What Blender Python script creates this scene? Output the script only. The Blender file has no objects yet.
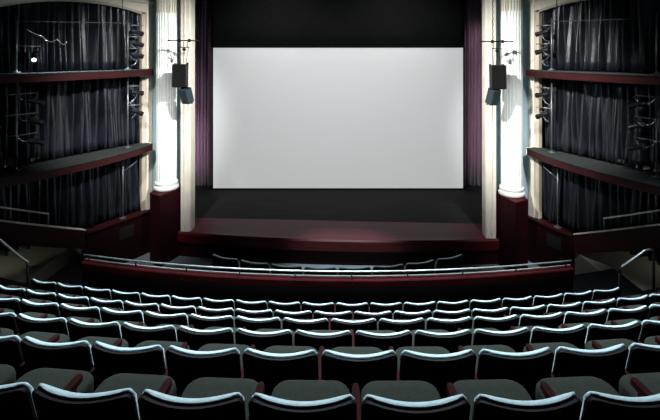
import bpy, bmesh, math, random
from mathutils import Vector, Matrix, Euler
random.seed(7)
scene = bpy.context.scene
col = scene.collection
PI = math.pi

# ------------------------------------------------------------------ camera
F_PX, X0, Y0, EYE = 420.0, 337.5, 55.0, 6.5
cam_data = bpy.data.cameras.new('camera')
cam = bpy.data.objects.new('camera', cam_data); col.objects.link(cam)
cam.location = (0, 0, EYE); cam.rotation_euler = (PI / 2, 0, 0)
cam_data.sensor_width = 36.0
cam_data.lens = 36.0 * F_PX / 660.0
cam_data.shift_x = (330.0 - X0) / 660.0
cam_data.shift_y = (Y0 - 210.0) / 660.0
cam_data.clip_start = 0.05
scene.camera = cam

# ------------------------------------------------------------------ world, exposure
vs = scene.view_settings
vs.view_transform = 'Standard'; vs.look = 'None'; vs.gamma = 1.0; vs.exposure = 0.0
vs.use_curve_mapping = False
world = bpy.data.worlds.new('world'); scene.world = world
world.use_nodes = True
world.node_tree.nodes['Background'].inputs[0].default_value = (0.5, 0.6, 0.7, 1)
world.node_tree.nodes['Background'].inputs[1].default_value = 0.004

# ------------------------------------------------------------------ lights
def aim(o, target):
    d = Vector(target) - o.location
    o.rotation_euler = d.to_track_quat('-Z', 'Y').to_euler()
def spot(name, loc, target, power, color, angle, blend=0.5, radius=0.12):
    l = bpy.data.lights.new(name, 'SPOT'); l.energy = power; l.color = color
    l.spot_size = math.radians(angle); l.spot_blend = blend; l.shadow_soft_size = radius
    o = bpy.data.objects.new(name, l); col.objects.link(o); o.location = loc; aim(o, target); return o
def area(name, loc, target, power, color, sx, sy, spread=180):
    l = bpy.data.lights.new(name, 'AREA'); l.energy = power; l.color = color
    l.shape = 'RECTANGLE'; l.size = sx; l.size_y = sy; l.spread = math.radians(spread)
    o = bpy.data.objects.new(name, l); col.objects.link(o); o.location = loc; aim(o, target); return o

COOL = (0.74, 0.92, 1.0)
# front-of-house spots on the ceiling bridge, crossing to the two columns
spot('column_spot_light', (2.8, 4.2, 10.6), (-5.7, 13.1, 5.1), 12500, (0.96, 1.0, 0.98), 30, 0.9, 0.24)
spot('column_spot_light', (-2.8, 4.2, 10.6), (5.5, 12.6, 5.1), 12500, (0.96, 1.0, 0.98), 30, 0.9, 0.24)
spot('column_fill_light', (-4.6, 5.5, 11.2), (-6.2, 12.5, 3.7), 5000, (0.95, 0.98, 1.0), 29, 1.0, 0.35)  # fill pair added to lighten shadows on the columns and lower drapes
spot('column_fill_light', (4.6, 5.5, 11.2), (6.0, 12.0, 3.7), 5000, (0.95, 0.98, 1.0), 29, 1.0, 0.35)
# house lights over the orchestra, washing the seating bank
area('house_light', (0, 9.6, 11.0), (0, 5.6, 2.6), 900, COOL, 9.0, 0.8, 72)
# work light over the front floor
spot('floor_work_light', (0, 9.6, 10.8), (0.2, 11.5, 0.2), 6500, COOL, 25, 0.7, 0.2)
# lamps over the screen, then added fill for the side curtains
spot('screen_lamp', (-2.2, 13.9, 10.4), (-2.3, 17.2, 5.2), 420, (1, 1, 1), 100, 1.0, 0.3)
spot('screen_lamp', (2.2, 13.9, 10.4), (2.3, 17.2, 5.2), 420, (1, 1, 1), 100, 1.0, 0.3)
spot('screen_top_lamp', (-2.6, 15.7, 8.4), (-2.6, 17.2, 6.35), 22, (1, 1, 1), 80, 1.0, 0.1)
spot('screen_top_lamp', (2.4, 15.7, 8.4), (2.4, 17.2, 6.35), 22, (1, 1, 1), 80, 1.0, 0.1)
area('curtain_fill_light', (-6.1, 15.4, 2.8), (-5.9, 17.7, 2.6), 7, (1, .9, .97), .15, 2.2, 40)  # unseen fill added behind the proscenium to brighten the curtain folds
area('curtain_fill_light', (6.0, 15.4, 5.0), (5.85, 17.7, 4.6), 9, (1, .92, .92), .15, 6.0, 36)
# unseen fill lights added below the boxes to brighten the side landings
for sx in (-1, 1):
    al = bpy.data.lights.new('aisle_fill_light', 'POINT'); al.energy = 9; al.color = (1, .97, .85); al.shadow_soft_size = .1
    ao = bpy.data.objects.new('aisle_fill_light', al); col.objects.link(ao); ao.location = (sx * 8.7, 10.4, 2.1)

# ------------------------------------------------------------------ materials
def mat(name, base, rough=0.6, spec=0.4, metal=0.0, noise=None, bump=None, sheen=0.0, emit=None, stretch=(1, 1, 1), coat=0.0):
    m = bpy.data.materials.new(name); m.use_nodes = True
    nt = m.node_tree; b = nt.nodes['Principled BSDF']
    b.inputs['Base Color'].default_value = (*base, 1)
    b.inputs['Roughness'].default_value = rough
    b.inputs['Specular IOR Level'].default_value = spec
    b.inputs['Metallic'].default_value = metal
    b.inputs['Sheen Weight'].default_value = sheen
    b.inputs['Coat Weight'].default_value = coat
    if emit:
        b.inputs['Emission Color'].default_value = (*emit[0], 1); b.inputs['Emission Strength'].default_value = emit[1]
    if noise or bump:
        tc = nt.nodes.new('ShaderNodeTexCoord'); mp = nt.nodes.new('ShaderNodeMapping')
        mp.inputs['Scale'].default_value = stretch
        nt.links.new(tc.outputs['Object'], mp.inputs['Vector'])
    if noise:
        sc, amt = noise
        n = nt.nodes.new('ShaderNodeTexNoise'); n.inputs['Scale'].default_value = sc; n.inputs['Detail'].default_value = 5
        nt.links.new(mp.outputs[0], n.inputs['Vector'])
        r = nt.nodes.new('ShaderNodeValToRGB')
        r.color_ramp.elements[0].position = 0.3; r.color_ramp.elements[1].position = 0.7
        r.color_ramp.elements[0].color = (*[max(0, c * (1 - amt)) for c in base], 1)
        r.color_ramp.elements[1].color = (*[min(1, c * (1 + amt)) for c in base], 1)
        nt.links.new(n.outputs['Fac'], r.inputs['Fac']); nt.links.new(r.outputs[0], b.inputs['Base Color'])
    if bump:
        sc, st = bump
        n2 = nt.nodes.new('ShaderNodeTexNoise'); n2.inputs['Scale'].default_value = sc; n2.inputs['Detail'].default_value = 3
        nt.links.new(mp.outputs[0], n2.inputs['Vector'])
        bp = nt.nodes.new('ShaderNodeBump'); bp.inputs['Strength'].default_value = st; bp.inputs['Distance'].default_value = 0.01 if st < 1 else 0.04
        nt.links.new(n2.outputs['Fac'], bp.inputs['Height']); nt.links.new(bp.outputs[0], b.inputs['Normal'])
    return m
MT = dict(
    shell=mat('seat_shell', (0.006, 0.0025, 0.003), 0.6, 0.08, noise=(6, .3)),
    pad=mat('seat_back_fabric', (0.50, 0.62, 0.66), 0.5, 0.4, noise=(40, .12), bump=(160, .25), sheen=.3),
    cushion=mat('seat_cushion_fabric', (0.024, 0.026, 0.021), 0.9, 0.08, noise=(50, .15), bump=(150, .3)),
    arm=mat('armrest_wood', (0.026, 0.005, 0.005), 0.7, 0.02, noise=(9, .35), stretch=(6, 1, 1)),
    stand=mat('seat_iron', (0.012, 0.011, 0.012), 0.5, 0.3, noise=(12, .2)),
    carpet=mat('dark_carpet', (0.006, 0.0055, 0.006), 0.95, 0.05, noise=(60, .4), bump=(120, .3)),
    redwood=mat('dark_red_wood', (0.044, 0.0035, 0.004), 0.5, 0.08, noise=(4, .35), stretch=(.4, .4, 5)),
    lip_lit_red=mat('stage_lip_lit_red', (0.075, 0.005, 0.005), 0.4, 0.25, noise=(4, .3), stretch=(.4, .4, 5)),  # brighter red stands in for light that misses the lip
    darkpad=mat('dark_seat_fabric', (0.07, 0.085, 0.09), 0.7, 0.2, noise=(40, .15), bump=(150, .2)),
    fasciawood=mat('balcony_fascia_wood', (0.030, 0.0055, 0.0055), 0.5, 0.2, noise=(4, .3), stretch=(.4, .4, 5)),
    basewood=mat('base_wall_wood', (0.011, 0.0016, 0.0024), 0.6, 0.12, noise=(4, .3), stretch=(3, 3, .4)),
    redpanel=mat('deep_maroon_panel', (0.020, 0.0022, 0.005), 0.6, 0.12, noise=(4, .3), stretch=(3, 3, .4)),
    darkwood=mat('black_brown_wall', (0.010, 0.004, 0.005), 0.7, 0.15, noise=(4, .3)),
    cream=mat('cream_plaster', (0.74, 0.66, 0.56), 0.65, 0.25, noise=(3, .06), bump=(30, .1)),
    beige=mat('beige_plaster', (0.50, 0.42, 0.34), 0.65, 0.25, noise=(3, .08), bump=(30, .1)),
    column=mat('column_plaster', (0.80, 0.80, 0.75), 0.55, 0.3, noise=(4, .04)),
    blue=mat('pale_blue_plaster', (0.40, 0.54, 0.60), 0.7, 0.2, noise=(3, .06)),
    gold=mat('gilding', (0.62, 0.42, 0.18), 0.35, 0.5, metal=.7, noise=(20, .2)),
    black=mat('black_cloth', (0.019, 0.019, 0.0195), 0.95, 0.05, noise=(8, .15)),
    drape=mat('black_drape', (0.013, 0.0145, 0.020), 0.30, 0.6, noise=(5, .6), stretch=(6, 6, .5), bump=(22, .35)),
    velvet=mat('purple_velvet', (0.15, 0.075, 0.125), 0.75, 0.2, noise=(5, .25), stretch=(8, 8, .6), sheen=.4),
    screen=mat('glowing_screen_vinyl', (0.82, 0.82, 0.82), 0.9, 0.1, noise=(.6, .02), emit=((1, 1, 1), 0.40)),  # weak emission stands in for projector light on the screen
    stagefloor=mat('black_dance_floor', (0.018, 0.018, 0.019), 0.8, 0.15, noise=(2, .25), stretch=(.3, 3, 1)),
    steel=mat('brushed_rail', (0.55, 0.58, 0.58), 0.35, 0.5, metal=.8, noise=(20, .1)),
    darksteel=mat('dark_pipe', (0.20, 0.21, 0.22), 0.4, 0.5, metal=.7, noise=(20, .15)),
    fixture=mat('black_fixture', (0.005, 0.005, 0.006), 0.5, 0.3, noise=(20, .2)),
    lens=mat('lamp_lens', (0.25, 0.28, 0.32), 0.08, 0.6, noise=(10, .1)),
    litlens=mat('lit_lamp_lens', (0.8, 0.85, 0.9), 0.2, 0.5, noise=(10, .02), emit=((0.9, 0.96, 1.0), 9)),
    speaker=mat('speaker_cabinet', (0.012, 0.012, 0.012), 0.6, 0.3, noise=(30, .2)),
    grille=mat('speaker_grille', (0.006, 0.0055, 0.005), 0.8, 0.1, noise=(90, .5), bump=(200, .5)),
    greyspk=mat('grey_speaker', (0.030, 0.042, 0.052), 0.6, 0.2, noise=(30, .1)),
    balcony=mat('balcony_floor', (0.030, 0.034, 0.032), 0.85, 0.1, noise=(9, .2)),
    lino=mat('grey_lino', (0.17, 0.195, 0.21), 0.6, 0.2, noise=(3, .12)),
    sidefloor=mat('grey_green_carpet', (0.20, 0.20, 0.165), 0.95, 0.05, noise=(40, .15)),
    chrome=mat('bright_cable', (0.75, 0.8, 0.85), 0.2, 0.6, metal=.9, noise=(30, .1)),
    ceil=mat('dark_ceiling', (0.02, 0.02, 0.02), 0.9, 0.05, noise=(3, .1)),
)
# apron boards: wood with fine joints across
def plank_mat():
    m = mat('apron_boards', (0.12, 0.035, 0.045), 0.5, 0.25)
    nt = m.node_tree; b = nt.nodes['Principled BSDF']
    tc = nt.nodes.new('ShaderNodeTexCoord'); br = nt.nodes.new('ShaderNodeTexBrick')
    br.inputs['Scale'].default_value = 1.0; br.inputs['Brick Width'].default_value = 2.4; br.inputs['Row Height'].default_value = 0.11
    br.inputs['Mortar Size'].default_value = 0.004
    br.inputs['Color1'].default_value = (0.095, 0.016, 0.024, 1); br.inputs['Color2'].default_value = (0.060, 0.011, 0.016, 1)
    br.inputs['Mortar'].default_value = (0.02, 0.008, 0.01, 1)
    nt.links.new(tc.outputs['Object'], br.inputs['Vector']); nt.links.new(br.outputs[0], b.inputs['Base Color'])
    return m
MT['apron'] = plank_mat()

# ------------------------------------------------------------------ mesh helpers
class MB:
    def __init__(s): s.v = []; s.f = []
    def add(s, vs_, fs_):
        k = len(s.v); s.v += [tuple(p) for p in vs_]; s.f += [tuple(i + k for i in f) for f in fs_]; return s
    def box(s, lo, hi, M=None):
        (a, b, c), (d, e, f) = lo, hi
        vs_ = [Vector(p) for p in ((a,b,c),(d,b,c),(d,e,c),(a,e,c),(a,b,f),(d,b,f),(d,e,f),(a,e,f))]
        if M: vs_ = [M @ p for p in vs_]
        return s.add(vs_, [(0,3,2,1),(4,5,6,7),(0,1,5,4),(1,2,6,5),(2,3,7,6),(3,0,4,7)])
    def prism(s, poly, z0, z1):          # poly: list of (x, y); z0 / z1 numbers or lists
        n = len(poly)
        a = z0 if isinstance(z0, (list, tuple)) else [z0] * n
        b = z1 if isinstance(z1, (list, tuple)) else [z1] * n
        vs_ = [(p[0], p[1], a[i]) for i, p in enumerate(poly)] + [(p[0], p[1], b[i]) for i, p in enumerate(poly)]
        fs_ = [tuple(range(n - 1, -1, -1)), tuple(range(n, 2 * n))]
        fs_ += [(i, (i + 1) % n, n + (i + 1) % n, n + i) for i in range(n)]
        return s.add(vs_, fs_)
    def strip(s, secs, closed=True, caps=True):   # loft of equal-length sections (lists of points)
        n = len(secs[0]); k = len(secs); vs_ = [p for q in secs for p in q]; fs_ = []
        for i in range(k - 1):
            for j in range(n if closed else n - 1):
                j2 = (j + 1) % n
                fs_.append((i * n + j, i * n + j2, (i + 1) * n + j2, (i + 1) * n + j))
        if caps and closed:
            fs_.append(tuple(range(n - 1, -1, -1))); fs_.append(tuple((k - 1) * n + j for j in range(n)))
        return s.add(vs_, fs_)
    def tube(s, pts, r, n=8):
        pts = [Vector(p) for p in pts]; secs = []
        for i, p in enumerate(pts):
            t = (pts[min(i + 1, len(pts) - 1)] - pts[max(i - 1, 0)]).normalized()
            up = Vector((0, 0, 1)) if abs(t.z) < 0.95 else Vector((1, 0, 0))
            a = t.cross(up).normalized(); b = a.cross(t)
            secs.append([p + (a * math.cos(2 * PI * j / n) + b * math.sin(2 * PI * j / n)) * r for j in range(n)])
        return s.strip(secs)
    def lathe(s, prof, n=16, M=None, rad=None):     # prof: (radius, z)
        secs = []
        for r, z in prof:
            q = []
            for j in range(n):
                a = 2 * PI * j / n; rr = r * (rad(a) if rad else 1)
                p = Vector((rr * math.cos(a), rr * math.sin(a), z)); q.append(M @ p if M else p)
            secs.append(q)
        return s.strip(secs)
    def mesh(s, name, fix=True):
        me = bpy.data.meshes.new(name); me.from_pydata([tuple(p) for p in s.v], [], s.f)
        if fix:
            bm = bmesh.new(); bm.from_mesh(me); bmesh.ops.recalc_face_normals(bm, faces=bm.faces); bm.to_mesh(me); bm.free()
        return me
    def build(s, name, m, parent=None, smooth=False, bevel=0, seg=2):
        me = s.mesh(name)
        if bevel:
            bm = bmesh.new(); bm.from_mesh(me)
            bmesh.ops.bevel(bm, geom=[e for e in bm.edges if len(e.link_faces) == 2 and e.calc_face_angle(0) > .6], offset=bevel, segments=seg, affect='EDGES', profile=.5)
            bm.to_mesh(me); bm.free()
        if smooth:
            me.shade_smooth() if smooth is True else (me.shade_smooth(), me.set_sharp_from_angle(angle=math.radians(smooth)))
        me.materials.append(MT[m] if isinstance(m, str) else m)
        o = bpy.data.objects.new(name, me); col.objects.link(o)
        if parent:
            o.parent = parent
            o.matrix_parent_inverse = parent.matrix_basis.inverted()
        return o
def empty(name, loc=(0, 0, 0), rz=0.0):
    o = bpy.data.objects.new(name, None); col.objects.link(o); o.location = loc; o.rotation_euler = (0, 0, rz)
    o.empty_display_size = .1; return o
def tag(o, label, cat, group=None):
    o['label'] = label; o['category'] = cat
    if group: o['group'] = group
    return o
def struct(o, label=None):
    o['kind'] = 'structure'
    if label: o['label'] = label
    return o
def copy_tree(o, parent=None):
    c = o.copy(); col.objects.link(c)
    if parent: c.parent = parent
    for ch in o.children: copy_tree(ch, c)
    return c

# ------------------------------------------------------------------ coordinates
TH = 0.053; CC = math.sqrt(1 - TH * TH)
def M2(u, v):                        # front-of-house frame: u across, v deeper than the proscenium plane
    return (-0.07 + u * CC + v * TH, 12.84 - TH * u + v * CC)
def L3(sd, a, v, z):
    x, y = M2(sd * a, v); return (x, y, z)
def W2(sd, s, o):                    # along the box wall: s from the jamb towards the audience, o out of the wall
    return M2(sd * (6.15 + .474 * s - .879 * o), .135 - .879 * s - .474 * o)
def W3(sd, s, o, z):
    x, y = W2(sd, s, o); return (x, y, z)
def side_word(sd): return 'left' if sd < 0 else 'right'

STAGE_Z, FLOOR_Z = 0.99, 0.20
# rows of the seating bank
XC, RAD = 0.30, 23.0
ROW_D = [1.95, 2.82, 3.74, 4.68, 5.66, 6.66]
ROW_H = [1.65, 2.044, 2.51, 2.989, 3.503, 3.977]
def arc(d0, x, R=RAD, xc=XC):        # depth of an arc row at lateral x
    return d0 + R - math.sqrt(R * R - (x - xc) ** 2)
def arc_pts(d0, xa, xb, n, R=RAD, xc=XC):
    return [(xa + (xb - xa) * i / n, arc(d0, xa + (xb - xa) * i / n, R, xc)) for i in range(n + 1)]

# ------------------------------------------------------------------ structure: floors
struct(MB().prism([(-11, 9.2), (11, 9.2), (11, 14.0), (-11, 14.0)], -.2, FLOOR_Z).build('floor', 'lino'), 'grey floor in front of the stage')
def slab(name, da, db, z, m, xw=8.0, R=RAD, zb=-.2):
    a = arc_pts(da, -xw, xw, 24, R); b = arc_pts(db, -xw, xw, 24, R)
    return struct(MB().prism(a + b[::-1], zb, z).build(name, m))
for i in range(6):
    o = slab('floor_tier', ROW_D[i] - .06, ROW_D[i + 1] - .06 if i < 5 else ROW_D[i] + .70, EYE - ROW_H[i] - .85, 'carpet')
    o['label'] = 'dark carpeted seating step under a row of seats'
slab('floor_tier', ROW_D[0] - .985, ROW_D[0] - .06, EYE - ROW_H[0] - .85 + .46, 'carpet')
slab('floor_tier', ROW_D[0] - 2.9, ROW_D[0] - .985, EYE - ROW_H[0] - .85 + .92, 'carpet')
AISLE_Z = 1.58
slab('floor_cross_aisle', ROW_D[5] + .70, 7.95, AISLE_Z, 'carpet')
slab('floor_terrace', 8.09, 9.4, 1.25, 'carpet', xw=6.8)
for sd in (-1, 1):
    xe = -7.5 if sd < 0 else 6.55
    struct(MB().prism([(xe, 9.5), (sd * 11, 9.5), (sd * 11, 12.3), (xe, 12.3)] if sd > 0 else [(sd * 11, 9.5), (xe, 9.5), (xe, 12.3), (sd * 11, 12.3)], FLOOR_Z, 1.1).build('floor_side_landing', 'sidefloor'))
# outer shell
struct(MB().box((-11.2, -1, -.2), (-11, 20, 11.6)).build('wall_left', 'darkwood'))
struct(MB().box((11, -1, -.2), (11.2, 20, 11.6)).build('wall_right', 'darkwood'))
struct(MB().box((-11, 19.6, -.2), (11, 19.8, 11.6)).build('wall_back', 'black'))
struct(MB().box((-11.2, -1, 11.6), (11.2, 19.8, 11.8)).build('ceiling', 'ceil'))

# stage
st_front = []
for i in range(25):
    u = -4.9 + 9.8 * i / 24
    st_front.append(M2(u, -.32 * (1 - (u / 4.9) ** 2) + .02))
back_l, back_r = M2(-4.9, 1.12), M2(4.9, 1.12)
struct(MB().prism(st_front + [back_r, back_l], STAGE_Z - .05, STAGE_Z).build('floor_stage_apron', 'apron'), 'reddish wooden stage apron boards')
struct(MB().prism([back_l, back_r, (9, 13.95), (9, 19.6), (-9, 19.6), (-9, 14.3)], STAGE_Z - .05, STAGE_Z).build('floor_stage', 'stagefloor'), 'black stage floor below the screen')
# stage front: lip board with light put into its red and recessed dark wall
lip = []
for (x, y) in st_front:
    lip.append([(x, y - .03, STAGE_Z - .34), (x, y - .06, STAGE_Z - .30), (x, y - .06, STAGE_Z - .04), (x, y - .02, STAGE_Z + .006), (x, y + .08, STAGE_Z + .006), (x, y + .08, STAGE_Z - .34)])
struct(MB().strip(lip).build('trim_1', 'lip_lit_red'), 'dark red lip board along the stage front')
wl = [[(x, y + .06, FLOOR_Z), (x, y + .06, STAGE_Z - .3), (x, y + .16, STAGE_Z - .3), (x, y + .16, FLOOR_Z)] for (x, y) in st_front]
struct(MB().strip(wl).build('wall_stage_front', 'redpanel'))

# ------------------------------------------------------------------ proscenium and box walls
ARCH_N = 20; S_END = 4.3
def arch_z(s):
    t = s / S_END; return 7.79 + (7.45 - 7.79) * t + .35 * 4 * t * (1 - t)
for sd in (-1, 1):
    w = side_word(sd)
    # pilaster with chamfered inner return, on the stage edge
    p = [L3(sd, 4.52, .03, 0)[:2], L3(sd, 4.55, 0, 0)[:2], L3(sd, 4.83, 0, 0)[:2], L3(sd, 4.83, .38, 0)[:2], L3(sd, 4.52, .38, 0)[:2]]
    mb = MB().prism(p, STAGE_Z, 9.8)
    pil = struct(mb.build('wall_proscenium_' + w, 'cream', bevel=.012), 'cream proscenium pilaster')
    q = MB().prism([L3(sd, a, v, 0)[:2] for a, v in ((4.66, -.02), (4.69, -.035), (4.72, -.02), (4.72, .01), (4.66, .01))], STAGE_Z + .12, 9.8)
    q.build('moulding', 'cream', pil)
    # pale blue recess wall behind the column
    struct(MB().prism([L3(sd, a, v, 0)[:2] for a, v in ((4.70, .46), (6.02, .46), (6.02, .60), (4.70, .60))], STAGE_Z - .8, 9.8).build('wall_recess_' + w, 'blue'))
    # wall behind the proscenium, closing off the wings
    struct(MB().prism([L3(sd, a, v, 0)[:2] for a, v in ((4.72, .62), (10.8, .62), (10.8, .74), (4.72, .74))], FLOOR_Z, 9.8).build('wall_wing_' + w, 'darkwood'))
    # frame round the box opening: jamb steps, spandrel, top
    def wbox(s0, s1, o0, o1, z0, z1, name, m, parent=None, bevel=.01):
        poly = [W2(sd, s0, o0), W2(sd, s1, o0), W2(sd, s1, o1), W2(sd, s0, o1)]
        return MB().prism(poly, z0, z1).build(name, m, parent, bevel=bevel)
    SILL = 1.56
    fr = struct(wbox(-.34, -.13, -.12, .07, SILL, 8.15, 'wall_box_frame_' + w, 'cream'), 'cream frame of the box opening')
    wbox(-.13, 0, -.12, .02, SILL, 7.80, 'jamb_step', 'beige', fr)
    wbox(S_END, S_END + .35, -.12, .07, SILL, 8.15, 'jamb', 'cream', fr)
    secs = []
    for i in range(ARCH_N + 1):
        s = -.13 + (S_END + .13) * i / ARCH_N; z = arch_z(max(0, s))
        secs.append([W3(sd, s, .05, z + .06), W3(sd, s, .05, 8.15), W3(sd, s, -.12, 8.15), W3(sd, s, -.12, z + .06)])
    MB().strip(secs).build('spandrel', 'cream', fr)
    secs = []
    for i in range(ARCH_N + 1):
        s = S_END * i / ARCH_N; z = arch_z(s)
        secs.append([W3(sd, s, .02, z), W3(sd, s, .02, z + .06), W3(sd, s, -.12, z + .06), W3(sd, s, -.12, z)])
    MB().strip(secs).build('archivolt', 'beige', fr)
    wbox(-.36, S_END + .4, -.10, .11, 8.15, 8.23, 'cornice', 'cream', fr)
    struct(wbox(-.36, 7.5, -.12, .0, 8.23, 9.8, 'wall_upper_' + w, 'blue', bevel=0))
    # dark red base wall below the sill
    base = struct(wbox(-.62, 1.75 if sd < 0 else 1.15, -.10, .12, FLOOR_Z, SILL - .07, 'wall_base_' + w, 'basewood'), 'dark red base wall under the box opening')
    wbox(-.62, 1.75 if sd < 0 else 1.15, -.12, .17, SILL - .07, SILL, 'ledge', 'fasciawood', base)
    wbox(.35, .80, .12, .14, .95, 1.30, 'vent_panel', 'stand', base, .004)

# pedestals and columns
for sd in (-1, 1):
    w = side_word(sd)
    pd = empty('column_pedestal', L3(sd, 5.4, 0, FLOOR_Z))
    tag(pd, f'dark maroon pedestal block under the {w} white column', 'pedestal', 'column pedestals')
    def ring(k, c=(5.40, -.02)): return [L3(sd, c[0] + (a - c[0]) * k, c[1] + (v - c[1]) * k, 0)[:2] for a, v in ((5.16, -.68), (4.885, .12), (5.0, .44), (5.64, .44), (5.60, -.42))]
    MB().prism(ring(1.0), FLOOR_Z, 2.27).build('block', 'redpanel', pd, bevel=.01)
    MB().prism(ring(1.025), 2.27, 2.33).build('cap', 'redwood', pd, bevel=.012)
    c = L3(sd, 5.30, .04, 2.33)
    cl = empty('fluted_column', c)
    tag(cl, f'tall white fluted column beside the {w} edge of the stage', 'column', 'proscenium columns')
    T = Matrix.Translation(Vector(c))
    MB().lathe([(k * .84, z) for k, z in [(.40, 0), (.425, .0), (.45, .03), (.455, .06), (.44, .10), (.405, .115), (.395, .15), (.415, .17), (.425, .20), (.41, .235), (.385, .245)]], 40, T).build('base', 'column', cl, smooth=40)
    NF = 22
    MB().lathe([(.312, .20), (.305, .3), (.305, 6.9), (.305, 7.2)], NF * 6, T, rad=lambda a: 1 - .06 * max(0, math.cos(a * NF)) ** .7).build('shaft', 'column', cl, smooth=30)
    for j in range(NF):
        a = 2 * PI * j / NF
        px, py = c[0] + .292 * math.cos(a), c[1] + .292 * math.sin(a)
        MB().lathe([(.004, 5.47), (.016, 5.50), (.017, 6.3), (.017, 7.2)], 6, Matrix.Translation((px, py, c[2]))).build('gilded_reed', 'gold', cl, smooth=True)

# ------------------------------------------------------------------ box balconies
def front_o(s): return .95 - .072 * (s - 2.7) ** 2
def balcony(sd, ztop, word):
    w = side_word(sd)
    r = empty('box_balcony', W3(sd, 2.5, .4, ztop - .2))
    tag(r, f'{word} curved box balcony with dark red fascia on the {w}', 'balcony', 'box balconies')
    ss = [-.12 + 5.6 * i / 28 for i in range(29)]
    fl = []; fa = []; nose = []
    for s in ss:
        o = front_o(s)
        fl.append([W3(sd, s, -.10 if s > .02 else .10, ztop - .16), W3(sd, s, o - .03, ztop - .16), W3(sd, s, o - .03, ztop), W3(sd, s, -.10 if s > .02 else .10, ztop)])
        fa.append([W3(sd, s, o - .03, ztop - .2), W3(sd, s, o + .01, ztop - .2), W3(sd, s, o + .01, ztop - .02), W3(sd, s, o - .03, ztop - .02)])
        nose.append([W3(sd, s, o - .05, ztop), W3(sd, s, o + .025, ztop - .02), W3(sd, s, o + .03, ztop), W3(sd, s, o + .02, ztop + .012), W3(sd, s, o - .05, ztop + .012)])
    MB().strip(fl).build('floor_slab', 'balcony', r)
    MB().strip(fa).build('fascia', 'fasciawood', r, smooth=30)
    MB().strip(nose).build('nosing', 'balcony', r, smooth=30)
    o = front_o(-.12)
    MB().prism([W2(sd, -.12, .10), W2(sd, -.12, o + .01), W2(sd, -.16, o + .01), W2(sd, -.16, .10)], ztop - .2, ztop + .01).build('end_cap', 'cream' if word == 'middle' else 'fasciawood', r)  # cream on the middle cap paints its highlight from the lit column
    return r
Z_MID, Z_UP = 3.71, 6.06
for sd in (-1, 1):
    balcony(sd, Z_MID, 'middle'); balcony(sd, Z_UP, 'upper')

# raking parapet of the lowest box, with its hand rail
for sd in (-1, 1):
    w = side_word(sd)
    r = empty('raking_parapet', W3(sd, 1.80, .15, 1.2))
    tag(r, f'dark red sloping parapet of the lowest box on the {w}', 'parapet', 'lowest box parapets')
    s0, s1 = (1.78, 5.2) if sd < 0 else (1.18, 4.9)
    zz = (lambda s: 1.57 + .48 * (s - 1.72)) if sd < 0 else (lambda s: 1.53 + .50 * (s - 1.12))
    sr = 2.75 if sd < 0 else 2.06
    pl = []; ca = []
    for i in range(13):
        s = s0 + (s1 - s0) * i / 12; o = .05 + .30 * math.sin(PI * (i / 12)) ** .8 * .6
        pl.append([W3(sd, s, o - .05, zz(s) - .52), W3(sd, s, o + .05, zz(s) - .52), W3(sd, s, o + .05, zz(s)), W3(sd, s, o - .05, zz(s))])
        ca.append([W3(sd, s, o - .07, zz(s)), W3(sd, s, o + .07, zz(s)), W3(sd, s, o + .07, zz(s) + .03), W3(sd, s, o - .07, zz(s) + .03)])
    MB().strip(pl).build('panel', 'fasciawood', r)
    MB().strip(ca).build('cap', 'cream', r)
    oo = lambda s: .05 + .18 * math.sin(PI * (s - s0) / (s1 - s0)) ** .8
    MB().tube([W3(sd, sr + 2.3 * i / 8, oo(sr + 2.3 * i / 8), zz(sr + 2.3 * i / 8) + .33) for i in range(9)], .022).build('hand_rail', 'cream', r, smooth=True)
    for s in (sr + .01, sr + 1.15, sr + 2.25):
        MB().tube([W3(sd, s, oo(s), zz(s) + .03), W3(sd, s, oo(s), zz(s) + .34)], .02).build('post', 'darksteel', r, smooth=True)

# ------------------------------------------------------------------ drapes
def pleat(pts_fn, n, z0, z1, amp, freq, seed, nz=6, jitter=1.0, z0fn=None, z1fn=None):
    """pts_fn(t, off) -> (x, y); irregular hanging folds"""
    rnd = random.Random(seed); ph = []; a = 0
    amps = []; x = 0
    for i in range(n + 1):
        a += freq * (1 + jitter * (rnd.random() - .5)) * (1 + jitter * .55 * math.sin(i * .071 + seed) * math.sin(i * .23 + 2 * seed)); ph.append(a)
        amps.append(amp * (1 - .55 * jitter * rnd.random()))
    drift = [rnd.uniform(-1, 1) for _ in range(n + 1)]
    mb = MB(); rows = []
    for k in range(nz + 1):
        f = k / nz; row = []
        for i in range(n + 1):
            t = i / n
            zb = z0fn(t) if z0fn else z0; zt = z1fn(t) if z1fn else z1
            gather = .55 + .45 * (1 - f)
            off = amps[i] * gather * math.sin(ph[i] + .6 * drift[i] * (1 - f)) + jitter * (.5 * amp * math.sin(i * .37 + 3 * f + seed) + .45 * amp * math.sin(i * .113 + 1.7 * seed) + .3 * amp * drift[i] * (1.1 - f))
            px, py = pts_fn(t + .15 / n * drift[i] * (1 - f) * jitter, off)
            row.append((px, py, zb + (zt - zb) * f))
        rows.append(row)
    vs_ = [p for r in rows for p in r]; w = n + 1
    fs_ = [(k * w + i, k * w + i + 1, (k + 1) * w + i + 1, (k + 1) * w + i) for k in range(nz) for i in range(n)]
    return mb.add(vs_, fs_)
def cloth(mb, name, m, smooth=True):
    o = mb.build(name, m, smooth=smooth)
    md = o.modifiers.new('thickness', 'SOLIDIFY'); md.thickness = .008
    return o
for sd in (-1, 1):
    w = side_word(sd)
    fn = lambda t, off: W2(sd, .03 + t * 5.6, -.22 + off)
    for j, (nm, z0, z1) in enumerate((('upper', Z_UP + .02, 8.3), ('middle', Z_MID + .02, Z_UP - .17), ('lowest', SILL + .03, Z_MID - .17))):
        kw = {}
        o = cloth(pleat(fn, 430, z0, z1, .15, .50, 11 + j + 5 * sd, nz=9, **kw), 'box_drape', 'drape')
        tag(o, f'crumpled black drape closing the {nm} box opening on the {w}', 'drape', 'black box drapes')

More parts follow.
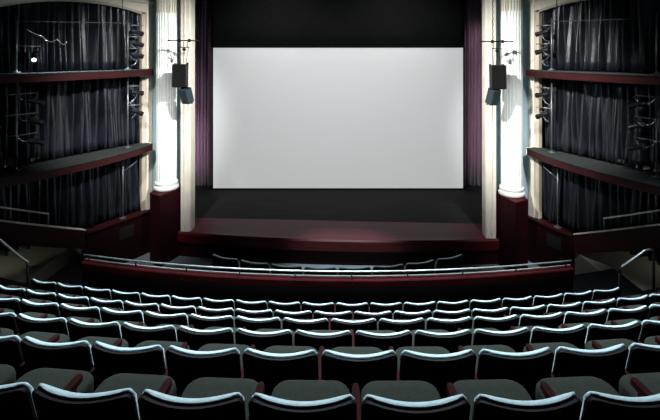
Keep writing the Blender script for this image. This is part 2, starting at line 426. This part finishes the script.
# ------------------------------------------------------------------ stage: screen, curtains, borders
SD = 17.2
scr = empty('projection_screen', (0, SD, STAGE_Z))
tag(scr, 'large blank light grey projection screen standing on the stage', 'screen')
sx0, sx1 = (213.2 - X0) * SD / F_PX, (463.0 - X0) * SD / F_PX
sz0, sz1 = EYE - (188.2 - Y0) * SD / F_PX, EYE - (47.8 - Y0) * SD / F_PX
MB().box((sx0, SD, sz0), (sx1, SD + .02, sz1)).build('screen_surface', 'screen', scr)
b = .06
for lo, hi in (((sx0 - b, SD - .02, sz0 - b), (sx0, SD + .05, sz1 + b)), ((sx1, SD - .02, sz0 - b), (sx1 + b, SD + .05, sz1 + b)),
               ((sx0, SD - .02, sz1), (sx1, SD + .05, sz1 + b)), ((sx0, SD - .02, sz0 - .05), (sx1, SD + .05, sz0))):
    MB().box(lo, hi).build('frame_bar', 'black', scr)
for x in (sx0 + .6, 0, sx1 - .6):
    MB().box((x - .04, SD + .03, STAGE_Z), (x + .04, SD + .08, sz0 + .4)).build('leg', 'black', scr)
for sd in (-1, 1):
    w = side_word(sd)
    xa, xb = (-5.32, -8.2) if sd < 0 else (5.28, 8.2)
    o = cloth(pleat(lambda t, off: (xa + (xb - xa) * t, 17.75 + off), 150, STAGE_Z + .01, 9.6, .13, .85, 40 + sd, nz=6, jitter=.5), 'stage_curtain', 'velvet')
    tag(o, f'purple pleated stage curtain hanging on the {w} of the screen', 'curtain', 'purple stage curtains')
o = cloth(pleat(lambda t, off: (-5.25 + 10.5 * t, 17.42 + off), 60, sz1 + .02, 9.7, .008, .5, 3, nz=3, jitter=.5), 'border_curtain', 'black')
tag(o, 'flat black border curtain hanging above the projection screen', 'curtain')
o = cloth(pleat(lambda t, off: (-8.6 + 17.2 * t, 18.9 + off), 120, STAGE_Z + .01, 9.7, .05, .8, 5, nz=3, jitter=.5), 'backdrop', 'black')
tag(o, 'black backdrop cloth hanging behind the screen', 'backdrop')

# ------------------------------------------------------------------ parapet in front of the seating bank
PD = 8.0; PZ = 2.25
xa, xb = -5.25, 4.70
pts = arc_pts(PD, xa, xb, 40)
par = struct(MB().strip([[(x, y - .05, AISLE_Z - .4), (x, y - .05, PZ - .12), (x, y + .05, PZ - .12), (x, y + .05, AISLE_Z - .4)] for x, y in pts]).build('wall_parapet', 'darkwood'), 'low curved wall in front of the seating bank')
npan = 9
for k in range(npan):
    seg = arc_pts(PD, xa + (xb - xa) * k / npan + .006, xa + (xb - xa) * (k + 1) / npan - .006, 5)
    MB().strip([[(x, y - .075, PZ - .135), (x, y - .08, PZ - .02), (x, y - .06, PZ), (x, y + .07, PZ), (x, y + .07, PZ - .135)] for x, y in seg]).build('fascia_board', 'redwood', par)
MB().strip([[(x, y + .045, PZ), (x, y + .045, PZ + .018), (x, y + .068, PZ + .018), (x, y + .068, PZ)] for x, y in pts]).build('ledge_strip', 'steel', par)
gr = empty('guard_rail', (0, PD, PZ)); tag(gr, 'long curved steel guard rail on the red parapet before the stage', 'guard rail')
MB().tube([(x, y, PZ + .115) for x, y in arc_pts(PD + .02, xa, xb, 48)], .017, 8).build('rail', 'steel', gr, smooth=True)
for k in range(10):
    x = xa + .12 + (xb - xa - .24) * k / 9; y = arc(PD + .02, x)
    MB().tube([(x, y, PZ + .015), (x, y, PZ + .115)], .014, 6).build('post', 'fixture', gr, smooth=True)

# stair hand rails at both ends
for sd, P in ((-1, [(-7.75, 8.6, 3.32), (-7.12, 8.8, 2.66), (-6.68, 8.95, 2.13), (-6.64, 9.0, 2.06), (-6.64, 9.0, 1.96)]),
              (1, [(5.91, 8.8, 1.94), (5.91, 8.8, 2.03), (5.95, 8.78, 2.08), (6.36, 8.7, 2.44), (6.47, 8.7, 2.47), (6.55, 8.7, 2.44)])):
    w = side_word(sd)
    r = empty('stair_hand_rail', (P[-1 if sd < 0 else 0][0], P[-1 if sd < 0 else 0][1], 1.25))
    tag(r, f'sloping metal stair hand rail at the {w} end of the front seat row', 'hand rail', 'stair hand rails')
    MB().tube(P, .026, 8).build('rail', 'steel', r, smooth=True)
    if sd < 0:
        MB().tube([P[-1], (P[-1][0], P[-1][1], 1.25)], .024).build('post', 'fixture', r, smooth=True)
    else:
        MB().tube([P[0], (P[0][0], P[0][1], 1.25)], .024).build('post', 'fixture', r, smooth=True)
        MB().tube([P[-1], (P[-1][0], P[-1][1], 1.25)], .024).build('post', 'fixture', r, smooth=True)

# ------------------------------------------------------------------ theatre seats
def make_seat(W, pad='pad'):
    """seat at its floor point; rim of the back above the origin, the sitter faces +Y"""
    r = empty('theatre_seat')
    hw = W / 2 - .012; NW = 26
    def cx(wn): return .064 * wn * wn                     # back wraps round the sitter
    def ztop(wn):
        a = abs(wn); return .845 + .010 * a * a - .035 * a ** 26
    def yb(z): return .15 * (1 - (z - .25) / .6)           # lean
    secs = []
    for i in range(NW + 1):
        wn = -1 + 2 * i / NW; x = hw * wn; zt = ztop(wn) - .012; q = []
        for z in (.24, .42, .6, zt): q.append((x, yb(z) + cx(wn), z))
        for z in (zt, .6, .42, .24): q.append((x, yb(z) + cx(wn) + .018, z))
        secs.append(q)
    MB().strip(secs).build('backrest_shell', 'shell', r, smooth=50)
    secs = []
    for i in range(NW + 1):
        wn = -1 + 2 * i / NW; x = (hw - .010) * wn; zt = ztop(wn); q = []
        th = .054 * (1 - .5 * abs(wn) ** 5)
        prof = ((.022, .34), (.022, zt - .012), (.026, zt - .003), (.036, zt), (.022 + th * .6, zt - .004), (.022 + th * .9, zt - .02), (.022 + th, zt - .05), (.026 + th, .6), (.03 + th, .45), (.022 + th * .8, .36), (.03, .34))
        for dy, z in prof: q.append((x * (1 if z > zt - .03 else .95), yb(z) + cx(wn) + dy, z))
        secs.append(q)
    MB().strip(secs).build('backrest_pad', pad, r, smooth=60)
    cw = W / 2 - .035; pl = []
    for (px, py, r0, a0) in ((cw - .10, .572, .10, 0), (-cw + .10, .572, .10, 90), (-cw + .03, .24, .03, 180), (cw - .03, .24, .03, 270)):
        for k in range(5):
            a = math.radians(a0 + 22.5 * k); pl.append((px + r0 * math.cos(a), py + r0 * math.sin(a)))
    crown = []
    lay = ((1.0, .385), (1.0, .44), (.985, .462), (.95, .476), (.88, .484), (.6, .49))
    secs = [[(p[0] * k, .44 + (p[1] - .44) * k, z) for p in pl] for k, z in lay]
    MB().strip(secs).build('seat_cushion', 'cushion', r, smooth=50)
    def arm(x):
        q = [(-.026, 0), (-.02, .03), (.02, .03), (.026, 0)]
        secs = [[(x + a * k, y, .60 + b - .02 * (y - .1)) for a, b in q] for y, k in ((.09, .85), (.14, 1), (.40, 1.05), (.44, .9), (.455, .5))]
        o = MB().strip(secs).build('armrest', 'arm', r, smooth=35)
        MB().prism([(x - .018, .14), (x + .018, .14), (x + .018, .40), (x - .018, .40)], 0, .60).build('side_frame', 'stand', r, bevel=.006)
        return o
    arm(-W / 2)
    return r, arm
ORD = ['first', 'second', 'third', 'fourth', 'fifth', 'sixth', 'seventh', 'eighth', 'ninth', 'tenth', 'eleventh', 'twelfth', 'thirteenth', 'fourteenth', 'fifteenth', 'sixteenth', 'seventeenth', 'eighteenth', 'nineteenth', 'twentieth']
ROWN = ['row nearest the camera', 'second row from the camera', 'third row from the camera', 'fourth row from the camera', 'fifth row from the camera', 'front row of the bank']
PITCH = .55
proto, arm_fn = make_seat(PITCH)
proto_end = copy_tree(proto)                       # row end: one more armrest, built on a copy
def add_end(root):
    for ch in list(root.children):
        if ch.name.split('.')[0] in ('armrest', 'side_frame'):
            c = ch.copy(); col.objects.link(c); c.parent = root; c.location.x += PITCH
add_end(proto_end)
used = set()
def seat_at(src, x, y, z, rz):
    if src.name in used: o = copy_tree(src)
    else: o = src; used.add(src.name)
    o.location = (x, y, z); o.rotation_euler = (0, 0, rz); return o
# row phase: one seam's arc coordinate, seats to the left / right of that seam in view
ROWS = [(.104, 4, 3), (-.125, 5, 5), (.144, 7, 6), (-.092, 8, 8), (.212, 10, 9), (-.04, 10, 9)]
for i, (ph, nl, nr) in enumerate(ROWS):
    d0, z = ROW_D[i], EYE - ROW_H[i] - .85
    ext = 0 if i == 5 else 1
    for k in range(-nl - ext, nr + ext):
        sarc = ph - XC + (k + .5) * PITCH
        a = sarc / RAD
        x = XC + RAD * math.sin(a); y = d0 + RAD * (1 - math.cos(a))
        last = k == nr + ext - 1
        o = seat_at(proto_end if last else proto, x, y, z, a)
        n = k + nl
        if n < 0: lb = f'theatre seat just off the left end of the {ROWN[i]}'
        elif k >= nr: lb = f'theatre seat just off the right end of the {ROWN[i]}'
        else: lb = f'pale rimmed theatre seat, {ORD[n]} from the left in the {ROWN[i]}'
        tag(o, lb, 'seat', 'raked theatre seats')
# eight wider seats on the terrace beyond the parapet
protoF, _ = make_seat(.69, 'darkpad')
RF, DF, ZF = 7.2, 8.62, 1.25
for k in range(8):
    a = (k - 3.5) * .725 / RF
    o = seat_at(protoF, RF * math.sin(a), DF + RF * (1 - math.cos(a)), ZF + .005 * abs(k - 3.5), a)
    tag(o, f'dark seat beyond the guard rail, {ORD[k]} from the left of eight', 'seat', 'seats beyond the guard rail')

# ------------------------------------------------------------------ loudspeaker clusters
def pix(x, y, d): return Vector(((x - X0) * d / F_PX, d, EYE - (y - Y0) * d / F_PX))
for sd in (-1, 1):
    w = side_word(sd)
    d = 12.25 if sd < 0 else 11.7
    pc = pix(183.5, 40.5, d) if sd < 0 else pix(496.5, 41.5, d)
    sc_ = pix(181.2, 75.5, d) if sd < 0 else pix(496.7, 77, d)
    lc = pix(187, 95.5, d) if sd < 0 else pix(492.5, 96.5, d)
    rg = empty('rigging_pipe', pc); tag(rg, f'black rigging pipe with clamps above the {w} loudspeakers', 'rigging', 'loudspeaker rigging')
    MB().tube([pc + Vector((-.46, 0, 0)), pc + Vector((.46, 0, 0))], .018).build('pipe', 'fixture', rg, smooth=True)
    for dx in (-.11, .17):
        MB().box((pc.x + dx - .03, pc.y - .035, pc.z - .05), (pc.x + dx + .03, pc.y + .035, pc.z + .045)).build('clamp', 'fixture', rg, bevel=.008)
    zc = pc.z - .20
    MB().tube([(pc.x - .12, pc.y, zc), (pc.x + .17, pc.y, zc)], .014).build('spreader_bar', 'fixture', rg, smooth=True)
    for dx in (-.09, .0, .12):
        MB().tube([(pc.x + dx, pc.y, pc.z - .03), (pc.x + dx * .9, pc.y, zc)], .009, 6).build('drop_rod', 'fixture', rg)
    mb = MB().lathe([(.01, -.05), (.045, -.03), (.05, 0), (.045, .03), (.01, .05)], 12, Matrix.Translation((pc.x + .02, pc.y, zc - .06)))
    mb.build('hoist_hook', 'fixture', rg, smooth=True)
    for dx in (-.10, .15):
        MB().tube([(pc.x + dx, pc.y, zc), (sc_.x + dx * .9, sc_.y, sc_.z + .33)], .007, 6).build('sling', 'fixture', rg)
    for dx in ((-.10,) if sd < 0 else (-.10,)):
        n = 26
        for k in range(n):     # chain going up to the ceiling
            z0 = pc.z + .04 + k * .085
            MB().tube([(pc.x + dx + (.012 if k % 2 else -.012), pc.y, z0), (pc.x + dx + (.0 if k % 2 else 0), pc.y, z0 + .05), (pc.x + dx + (-.012 if k % 2 else .012), pc.y, z0 + .09)], .008, 5).build('chain_link', 'fixture', rg)
    def speaker(name, cen, wx, hz, dp, yaw, pitch, mcab, mgr, label, parent_note):
        r = empty(name, (cen.x, cen.y, cen.z - hz / 2)); tag(r, label, 'loudspeaker', 'hanging loudspeakers')
        R = Matrix.Translation(cen) @ Euler((pitch, 0, yaw)).to_matrix().to_4x4()
        tp = wx * .5 * .72
        poly = [(-wx / 2, -dp / 2), (wx / 2, -dp / 2), (tp, dp / 2), (-tp, dp / 2)]
        vs_ = [R @ Vector((p[0], p[1], z)) for z in (-hz / 2, hz / 2) for p in poly]
        MB().add(vs_, [(3, 2, 1, 0), (4, 5, 6, 7), (0, 1, 5, 4), (1, 2, 6, 5), (2, 3, 7, 6), (3, 0, 4, 7)]).build('cabinet', mcab, r, bevel=.012)
        MB().box((-wx / 2 + .02, -dp / 2 - .012, -hz / 2 + .02), (wx / 2 - .02, -dp / 2 - .001, hz / 2 - .02), R).build('grille', mgr, r, bevel=.004)
        for sx in (-1, 1):
            MB().box((sx * (wx / 2 - .03) - .02, -.05, hz / 2 - .002), (sx * (wx / 2 - .03) + .02, .05, hz / 2 + .03), R).build('lug', 'fixture', r)
        MB().box((-wx / 2 - .012, -.03, -hz / 2 - .015), (wx / 2 + .012, .03, -hz / 2 + .002), R).build('bracket', 'fixture', r)
        return r
    speaker('loudspeaker', sc_, .41, .66, .40, sd * -.06, -.05, 'speaker', 'grille', f'large black hanging loudspeaker in front of the {w} column', '')
    speaker('small_loudspeaker', lc, .29, .44, .26, sd * .45, .30, 'greyspk', 'greyspk', f'small grey tilted loudspeaker hanging under the {w} black one', '')
    hg = empty('hanging_bracket', (sc_.x, sc_.y, sc_.z - .5)); tag(hg, f'thin black strap joining the two {w} loudspeakers', 'strap', 'loudspeaker straps')
    MB().tube([(sc_.x + .03, sc_.y, sc_.z - .34), (lc.x, lc.y + .02, lc.z + .23)], .012, 6).build('strap', 'fixture', hg)
    MB().tube([(sc_.x - .05, sc_.y, sc_.z - .34), (lc.x - .06, lc.y + .02, lc.z + .23)], .008, 6).build('cable', 'fixture', hg)

# ------------------------------------------------------------------ lighting booms and spotlights in the boxes
def boom(sd, s, o, z0, z1, label):
    x, y = W2(sd, s, o)
    r = empty('lighting_boom', (x, y, z0)); tag(r, label, 'pipe stand', 'lighting booms')
    MB().lathe([(.10, 0), (.10, .02), (.03, .03), (.026, .06)], 12, Matrix.Translation((x, y, z0))).build('base_flange', 'darksteel', r)
    MB().tube([(x, y, z0 + .02), (x, y, z1)], .022, 8).build('pipe', 'darksteel', r, smooth=True)
    return r
def make_spotlight():
    r = empty('spotlight')                           # hangs from a side arm at the origin, shines along +X
    MB().lathe([(.005, -.20), (.075, -.19), (.09, -.12), (.09, .0), (.07, .02), (.07, .16), (.085, .17), (.085, .25), (.06, .25), (.055, .24)], 14, Matrix.Rotation(PI / 2, 4, 'Y')).build('barrel', 'fixture', r, smooth=40)
    MB().lathe([(.004, .235), (.055, .237), (.055, .243), (.004, .247)], 14, Matrix.Rotation(PI / 2, 4, 'Y')).build('lens', 'lens', r, smooth=40)
    MB().tube([(0, -.10, -.01), (0, -.115, .06), (0, -.10, .16), (0, .10, .16), (0, .115, .06), (0, .10, -.01)], .010, 6).build('yoke', 'fixture', r)
    MB().box((-.035, -.035, .15), (.035, .035, .23)).build('clamp', 'fixture', r, bevel=.006)
    k = MB().lathe([(.02, 0), (.022, .03), (.004, .032)], 8, Matrix.Translation((0, .10, 0)) @ Matrix.Rotation(-PI / 2, 4, 'X')); k.build('tilt_knob', 'fixture', r)
    return r
spot_proto = make_spotlight(); sp_used = []
def spotlight(sd, s, o, z, yaw, tilt, label, lit=False):
    src = spot_proto if not sp_used else copy_tree(spot_proto)
    sp_used.append(src)
    x, y = W2(sd, s, o); src.location = (x, y, z); src.rotation_euler = (0, tilt, yaw)
    tag(src, label, 'spotlight', 'box spotlights'); src.scale = (.85, .85, .85)
    if lit:
        for ch in src.children:
            if ch.name.startswith('lens'):
                ch.data = ch.data.copy(); ch.data.materials.clear(); ch.data.materials.append(MT['litlens'])
    return src
def arm_bar(sd, s0, o0, z0, s1, o1, z1, label):
    r = MB().tube([W3(sd, s0, o0, z0), W3(sd, s1, o1, z1)], .016, 6).build('side_arm', 'darksteel', smooth=True)
    return tag(r, label, 'side arm', 'boom side arms')
def cable(sd, pts_, rad, m, label, sag=.12):
    P = [Vector(W3(sd, *p)) for p in pts_]; out = []
    for a, b in zip(P[:-1], P[1:]):
        for k in range(8):
            t = k / 8; q = a.lerp(b, t); q.z -= sag * 4 * t * (1 - t); out.append(q)
    out.append(P[-1])
    return tag(MB().tube(out, rad, 5).build('cable', m, smooth=True), label, 'cable', 'lighting cables')
for sd in (-1, 1):
    w = side_word(sd); far = 3.5 if sd < 0 else 3.33
    NEAR = 'beside the stage'; FAR = 'at the outer picture edge'
    boom(sd, .65, .3, Z_UP + .012, 7.55, f'upright lighting pipe {NEAR} in the {w} upper box')
    boom(sd, .65, .3, Z_MID + .012, 5.86, f'upright lighting pipe {NEAR} in the {w} middle box')
    boom(sd, .65, .05, SILL, 3.5, f'upright lighting pipe {NEAR} in the {w} lowest box')
    boom(sd, far, .3, Z_UP + .012, 7.45, f'upright lighting pipe {FAR} in the {w} upper box')
    boom(sd, far, .3, Z_MID + .012, 5.86, f'upright lighting pipe {FAR} in the {w} middle box')
    boom(sd, far, -.02, 1.30 + .48 * (far - (1.72 if sd < 0 else 1.2)), 3.5, f'upright lighting pipe {FAR} in the {w} lowest box')
    r = MB().tube([W3(sd, .55, .3, 7.46), W3(sd, far if sd < 0 else 2.75, .3, 7.32 if sd < 0 else 7.36)], .014, 6).build('cross_pipe', 'darksteel', smooth=True)
    tag(r, f'thin horizontal pipe across the top of the {w} upper box', 'pipe', 'cross pipes')
    r = MB().tube([W3(sd, .85, .35, 6.10), W3(sd, .85, .35, 9.5)], .012, 6).build('hanging_wire', 'fixture', smooth=True)
    tag(r, f'black vertical wire hanging through the {w} upper box', 'wire', 'hanging wires')
    # near boom fixtures, aimed at the stage
    yaw = math.radians(50 if sd < 0 else 130)
    zs = ((7.15, 'top'), (6.62, 'second')) if sd > 0 else ((7.2, 'top'), (6.85, 'second'), (6.5, 'third'))
    for z, nm in zs:
        arm_bar(sd, .65, .3, z + .2, .22, .40, z + .2, f'{nm} side arm on the {w} upper box pipe beside the stage')
        spotlight(sd, .42, .36, z, yaw, .25, f'{nm} black spotlight in the {w} upper box beside the stage')
    for z, nm in ((5.36, 'upper'), (4.78, 'lower')):
        arm_bar(sd, .65, .3, z + .2, .22, .40, z + .2, f'{nm} side arm on the {w} middle box pipe beside the stage')
        spotlight(sd, .42, .36, z, yaw, .2 if nm == 'upper' else .45, f'{nm} black spotlight in the {w} middle box beside the stage')
    arm_bar(sd, .65, .05, 2.95, .25, .15, 3.22, f'slanting side arm in the {w} lowest box beside the stage')
    # outer boom fixtures
    for z, nm in ((5.35, 'top'), (4.85, 'middle'), (4.35, 'bottom')):
        arm_bar(sd, far + .25, .3, z + .2, far - .45, .3, z + .2, f'{nm} side arm on the {w} middle box pipe at the picture edge')
        spotlight(sd, far - .38, .32, z, yaw + (.5 if nm == 'middle' else 0), .35, f'{nm} black spotlight in the {w} middle box at the picture edge')
        cable(sd, [(far, .28, z + .25), (far - .2, .36, z + .05), (far - .4, .36, z + .15)], .008, 'chrome', f'{nm} shiny looped cable in the {w} middle box at the picture edge', .08)
    for k, (za, zb) in enumerate(((7.3, 6.9), (6.9, 6.5), (6.5, 6.2), (5.6, 5.1), (5.1, 4.6))):
        cable(sd, [(.62, .34, za), (.40, .42, (za + zb) / 2), (.60, .36, zb)], .007, 'chrome' if sd < 0 else 'darksteel', f'{ORD[k]} cable loop from the top on the {w} pipe beside the stage', .06)
# the lit lamp and the bright swagged cable in the left upper box
arm_bar(-1, 3.5, .3, 6.72, 3.0, .34, 6.72, 'side arm carrying the lit lamp in the left upper box')
spotlight(-1, 3.12, .34, 6.48, math.radians(-60), .5, 'glowing lit spotlight in the left upper box', lit=True)
P = W3(-1, 2.2, .62, Z_UP + .16); Q = W3(-1, 3.2, .62, Z_UP + .16)
l = bpy.data.lights.new('box_fill_light', 'AREA'); l.energy = 60; l.color = COOL; l.shape = 'RECTANGLE'; l.size = 2.6; l.size_y = .06  # unseen fill added to brighten the edge of the upper box floor
lo = bpy.data.objects.new('box_fill_light', l); col.objects.link(lo); lo.location = P
lo.rotation_euler = (0, 0, math.atan2(Q[1] - P[1], Q[0] - P[0]))
pl = bpy.data.lights.new('box_lamp', 'POINT'); pl.energy = 5; pl.color = COOL; pl.shadow_soft_size = .03
po = bpy.data.objects.new('box_lamp', pl); col.objects.link(po); po.location = W3(-1, 2.85, .75, 6.62)
cable(-1, [(3.3, .3, 7.15), (2.95, .3, 6.98), (2.75, .3, 6.84), (2.6, .3, 6.93), (2.45, .3, 6.78), (2.35, .3, 6.86)], .016, 'chrome', 'bright zigzag cable swagged across the left upper box', .02)
